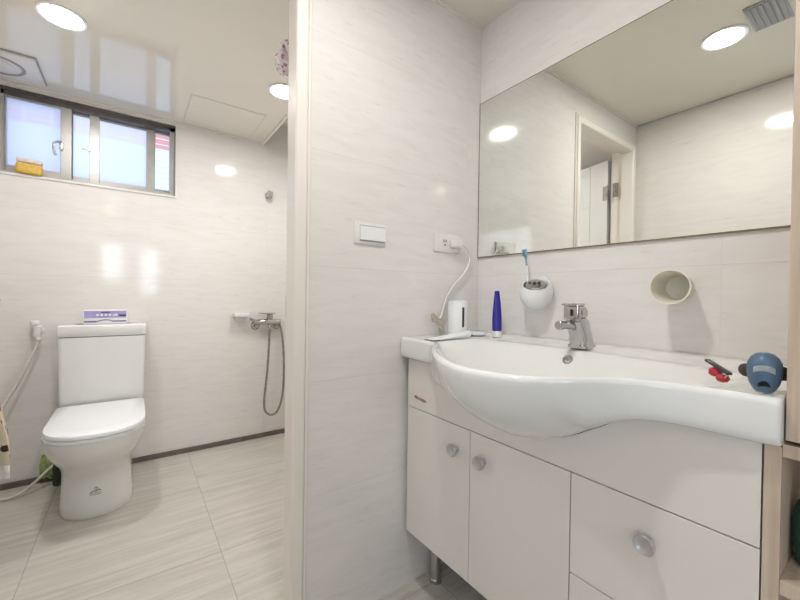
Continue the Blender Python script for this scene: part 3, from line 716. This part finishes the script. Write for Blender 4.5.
wall_tube([(EX-.019,EZ-.006),(EX,EZ-.005),(EX+.020,EZ-.005)],.0009)
e=obj('emblem',bm,'darkbrown',to); e['label']='small dark printed emblem'
bm=bmesh.new(); add_lathe(bm,[(.010,0),(.010,.006),(.006,.009)],(TX+.128,2.50,.045),(1,0,.1),16); obj('bolt_cap',bm,'chrome',to)

# purple and white box on the tank
t=thing('wipes_box','lilac and white tissue pack standing on the toilet tank','tissue pack',(-.123,2.645,.849))
BX0,BX1,BY=-.220,-.028,2.625
obj('carton',box(BX0,BX1,BY,BY+.075,.850,.928,bev=.003),'whitep',t)
bm=box(BX0+.004,BX1-.004,BY-.0008,BY+.001,.884,.922); obj('lilac_panel',bm,'purple',t,smooth=False)
bm=box(BX0+.004,BX0+.055,BY-.0008,BY+.001,.859,.868); add_box(bm,BX1-.068,BX1-.004,BY-.0008,BY+.001,.861,.869)
add_tube(bm,[(BX0+.054,BY-.0004,.863),(-.145,BY-.0004,.870),(-.123,BY-.0004,.873),(-.105,BY-.0004,.870),(BX1-.066,BY-.0004,.865)],.003,seg=6); obj('dark_band',bm,'purpled',t)
obj('printed_handle_slot',box(-.145,-.105,BY-.0016,BY-.0006,.912,.917),'darkm',t,smooth=False); obj('printed_emblem',box(-.064,-.034,BY-.0016,BY-.0006,.892,.901),'darkm',t,smooth=False)
bm=bmesh.new()
for i in range(5): add_box(bm,-.165+i*.018,-.153+i*.018,BY-.0016,BY-.0006,.895,.905)
add_box(bm,-.085,-.072,BY-.0016,BY-.0006,.893,.907); obj('pale_lettering',bm,'whitep',t,smooth=False)

# angle valve and white hose
t=thing('angle_valve','white water valve on the back wall left of the toilet tank','water valve',(-.408,YT,.82))
bm=bmesh.new(); add_lathe(bm,[(.022,0),(.022,.004),(.014,.008),(.014,.03)],(-.410,YT-.0005,.815),(0,-1,0),24); add_lathe(bm,[(.015,-.030),(.017,-.026),(.017,.026),(.014,.030)],(-.410,YT-.036,.815),(.08,0,1),24); obj('valve_body',bm,'warmp',t)
bm=bmesh.new(); add_lathe(bm,[(.012,0),(.019,.004),(.021,.012),(.018,.022),(.008,.026)],(-.418,YT-.036,.846),(-.1,0,1),24); obj('tap_knob',bm,'warmp',t)
bm=bmesh.new(); add_lathe(bm,[(.013,0),(.0155,.003),(.0155,.018),(.010,.022)],(-.406,YT-.036,.786),(.05,0,-1),20); obj('hose_nut',bm,'hose',t)
o=obj('water_hose',add_tube(bmesh.new(),[(-.404,YT-.036,.764),(-.418,YT-.038,.715),(-.445,YT-.045,.64),(-.485,YT-.05,.54),(-.540,YT-.06,.42),(-.60,YT-.08,.27),(-.64,YT-.11,.12),(-.61,YT-.15,.035),(-.54,YT-.16,.012),(-.47,YT-.155,.012),(-.41,YT-.13,.045),(-.355,YT-.10,.095),(-.31,YT-.09,.13),(-.275,YT-.085,.15)],(.0068),seg=12),'hose',origin=(-.5,YT-.1,.0))
tag(o,'long ivory hose looping from the wall valve to behind the toilet','hose')
# green cloth and dark brush behind the toilet
bm=bmesh.new(); bmesh.ops.create_icosphere(bm,subdivisions=4,radius=1)
for q in bm.verts:
    n_=q.co.copy(); k=1+.12*math.sin(7*n_.x+3*n_.z)+.10*math.sin(9*n_.y-4*n_.z)+.05*math.sin(17*n_.z+5*n_.x)
    q.co=Vector((-.360+.036*n_.x*k+.02*n_.z, 2.700+.018*n_.y*k, .098+.062*n_.z*k-.03*n_.x))
    q.co.z=max(q.co.z,.001)
tag(obj('cleaning_cloth',bm,'green',origin=(-.37,2.655,0)),'crumpled green cleaning cloth on the floor behind the toilet','cloth')
t=thing('toilet_brush','dark toilet brush standing between green cloth and toilet base','toilet brush',(-.318,2.640,0))
bm=bmesh.new(); add_lathe(bm,[(.020,0),(.024,.004),(.027,.10),(.025,.115),(.015,.122)],(-.316,2.650,.0005),(0,0,1),24); obj('bristle_head',bm,'dkgrey',t)
bm=bmesh.new(); add_lathe(bm,[(.007,0),(.006,.15),(.008,.155),(.007,.17)],(-.316,2.650,.115),(.12,.18,1),12); obj('handle',bm,'blackp',t)

# patterned towel hung from the door handle
t=thing('hand_towel','cream and dark brown patterned hand towel hanging at the left frame edge','towel',tuple(DM@Vector((.05,.50,.45))))
def cloth(bm, zs, wid, y0, xo, amp):
    rows=[]
    n=26
    for z,wd_ in zip(zs,wid):
        row=[]; xo=.017+.020*sstep(.73,.50,z); amp=.003+.007*sstep(.72,.55,z)
        for i in range(n):
            f=i/(n-1)-.5; yy_=y0+f*wd_; xx=xo+amp*math.sin(i*.95+z*4)+.003*math.sin(i*2.1)
            row.append(DM@Vector((xx,yy_,z)))
        back=[DM@Vector((xo+amp*math.sin(i*.95+z*4)+.003*math.sin(i*2.1)-.008,y0+(i/(n-1)-.5)*wd_,z)) for i in range(n)][::-1]
        rows.append(row+back)
    add_rings(bm,rows)
zs=[.49+(.995-.49)*i/20 for i in range(21)][::-1]
bm=bmesh.new(); cloth(bm,zs,[.030+.115*sstep(.80,.55,z) for z in zs],.487,.044,.010); obj('cloth',bm,'towel',t,angle=80)
zs=[.452,.47,.49]; bm=bmesh.new(); cloth(bm,zs,[.165,.158,.15],.487,.044,.011); obj('hem',bm,'lace',t,angle=80)

# shower set on the back wall
t=thing('shower_mixer','chrome wall shower mixer with round escutcheons on the back wall','shower mixer',(.775,YT,.81))
for x in (.703,.851):
    bm=bmesh.new(); add_lathe(bm,[(.030,0),(.031,.004),(.024,.014),(.014,.018),(.012,.045)],(x,YT-.0005,.805),(0,-1,0),28); obj('wall_flange',bm,'chrome',t)
bm=bmesh.new(); add_lathe(bm,[(.014,0),(.019,.006),(.019,.05),(.021,.055),(.021,.125),(.019,.13),(.019,.176),(.014,.182)],(.686,YT-.052,.832),(1,0,0),24)
add_lathe(bm,[(.012,0),(.012,.03)],(.703,YT-.03,.812),(0,-.8,.6),16); add_lathe(bm,[(.012,0),(.012,.03)],(.851,YT-.03,.812),(0,-.8,.6),16)
add_lathe(bm,[(.011,0),(.012,.03),(.009,.032)],(.79,YT-.052,.815),(0,0,-1),16); obj('mixer_body',bm,'chrome',t)
bm=bmesh.new(); add_lathe(bm,[(.016,0),(.020,.01),(.021,.034),(.017,.038)],(.790,YT-.052,.848),(0,0,1),24); add_box(bm,.715,.822,YT-.072,YT-.036,.888,.897,bev=.003); obj('lever',bm,'chrome',t)
bm=bmesh.new(); add_tube(bm,[(.700,YT-.052,.832),(.68,YT-.055,.845),(.655,YT-.058,.856)],.009,seg=12); obj('spout_stub',bm,'chrome',t)
o=obj('shower_hose',add_tube(bmesh.new(),[(.790,YT-.052,.785),(.788,YT-.053,.70),(.780,YT-.055,.55),(.768,YT-.055,.40),(.757,YT-.055,.28),(.765,YT-.055,.20),(.805,YT-.055,.165),(.850,YT-.055,.185),(.880,YT-.055,.27),(.893,YT-.055,.40),(.893,YT-.055,.55),(.885,YT-.055,.68),(.868,YT-.055,.79),(.852,YT-.055,.815)],.0075,seg=10),'hosem',origin=(.82,YT-.055,.16))
tag(o,'grey metal shower hose hanging in a long loop below the mixer','shower hose')
t=thing('soap_shelf','small white soap dish on the back wall left of the shower mixer','soap dish',(.60,YT,.87))
bm=box(.548,.650,YT-.078,YT-.0005,.872,.879,bev=.003); 
for q in ((.548,.554,YT-.078,YT-.004),(.644,.650,YT-.078,YT-.004),(.548,.650,YT-.078,YT-.072)): add_box(bm,*q,.876,.896,bev=.002)
obj('tray',bm,'whitep',t); obj('bracket',box(.57,.63,YT-.02,YT-.0005,.84,.873,bev=.003),'whitep',t)
t=thing('shower_head_bracket','small chrome shower head holder high on the back wall','shower holder',(.785,YT,1.735))
bm=bmesh.new(); add_lathe(bm,[(.022,0),(.023,.004),(.015,.010),(.012,.028)],(.785,YT-.0005,1.738),(0,-1,0),24); obj('wall_plate',bm,'chrome',t)
bm=bmesh.new(); add_lathe(bm,[(.013,-.024),(.0195,-.022),(.0195,.022),(.0155,.024),(.012,-.02)],(.785,YT-.040,1.738),(.15,-.35,1),24,cap0=False,cap1=False); obj('clamp',bm,'chrome',t); 
bm=bmesh.new(); add_lathe(bm,[(.011,0),(.011,.003)],(.785,YT-.040,1.735),(.15,-.35,1),20); obj('clamp_hole',bm,'blackp',t)

# pink puff hanging behind the door jamb
t=thing('bath_puff','pink and white net bath puff hanging beside the door jamb','bath puff',(.45,1.25,1.77))
bm=bmesh.new(); bmesh.ops.create_icosphere(bm,subdivisions=4,radius=1)
pc=Vector((.444,1.262,1.828))
for q in bm.verts:
    n_=q.co.copy(); k=1+.13*math.sin(11*n_.x+5*n_.z)+.13*math.sin(13*n_.y-7*n_.z)+.06*math.sin(23*n_.z)
    q.co=pc+Vector((.052*n_.x*k,.052*n_.y*k,.058*n_.z*k))
obj('net_ball',bm,'puff',t)
obj('cord',add_tube(bmesh.new(),[pc+Vector((0,0,.045)),(.436,1.235,1.895),(.438,1.20,1.935),(.44,1.192,1.95)],.006,seg=8),'lace',t)
t=thing('wall_hook','small metal hook on the wall above the pink bath puff','hook',(.44,1.17,1.945))
obj('hook_arm',add_tube(bmesh.new(),[(.44,1.171,1.945),(.44,1.20,1.938),(.44,1.207,1.955)],.004,seg=8),'steel',t)

# sponge on the window ledge
t=thing('sponge','yellow sponge with pale top lying on the window track','sponge',(-.45,2.735,1.65))
SM=Matrix.Translation((-.45,2.733,1.6385))@Matrix.Rotation(math.radians(3),4,'Y')
def bend(bm):
    for q in bm.verts:
        dx=(q.co.x+.45)/.05; q.co.z+=.004*math.cos(dx*1.6)*(-1 if q.co.z>1.66 else 0)+.004*max(0,q.co.z-1.66)/.03
    return bm
bm=box(-.050,.052,-.020,.020,.0,.054,bev=.014,seg=4,mat=SM); obj('foam',bend(bm),'sponge',t)
bm=box(-.049,.050,-.0195,.0195,.0525,.072,bev=.007,seg=3,mat=SM); obj('scrub_layer',bend(bm),'spongetop',t)
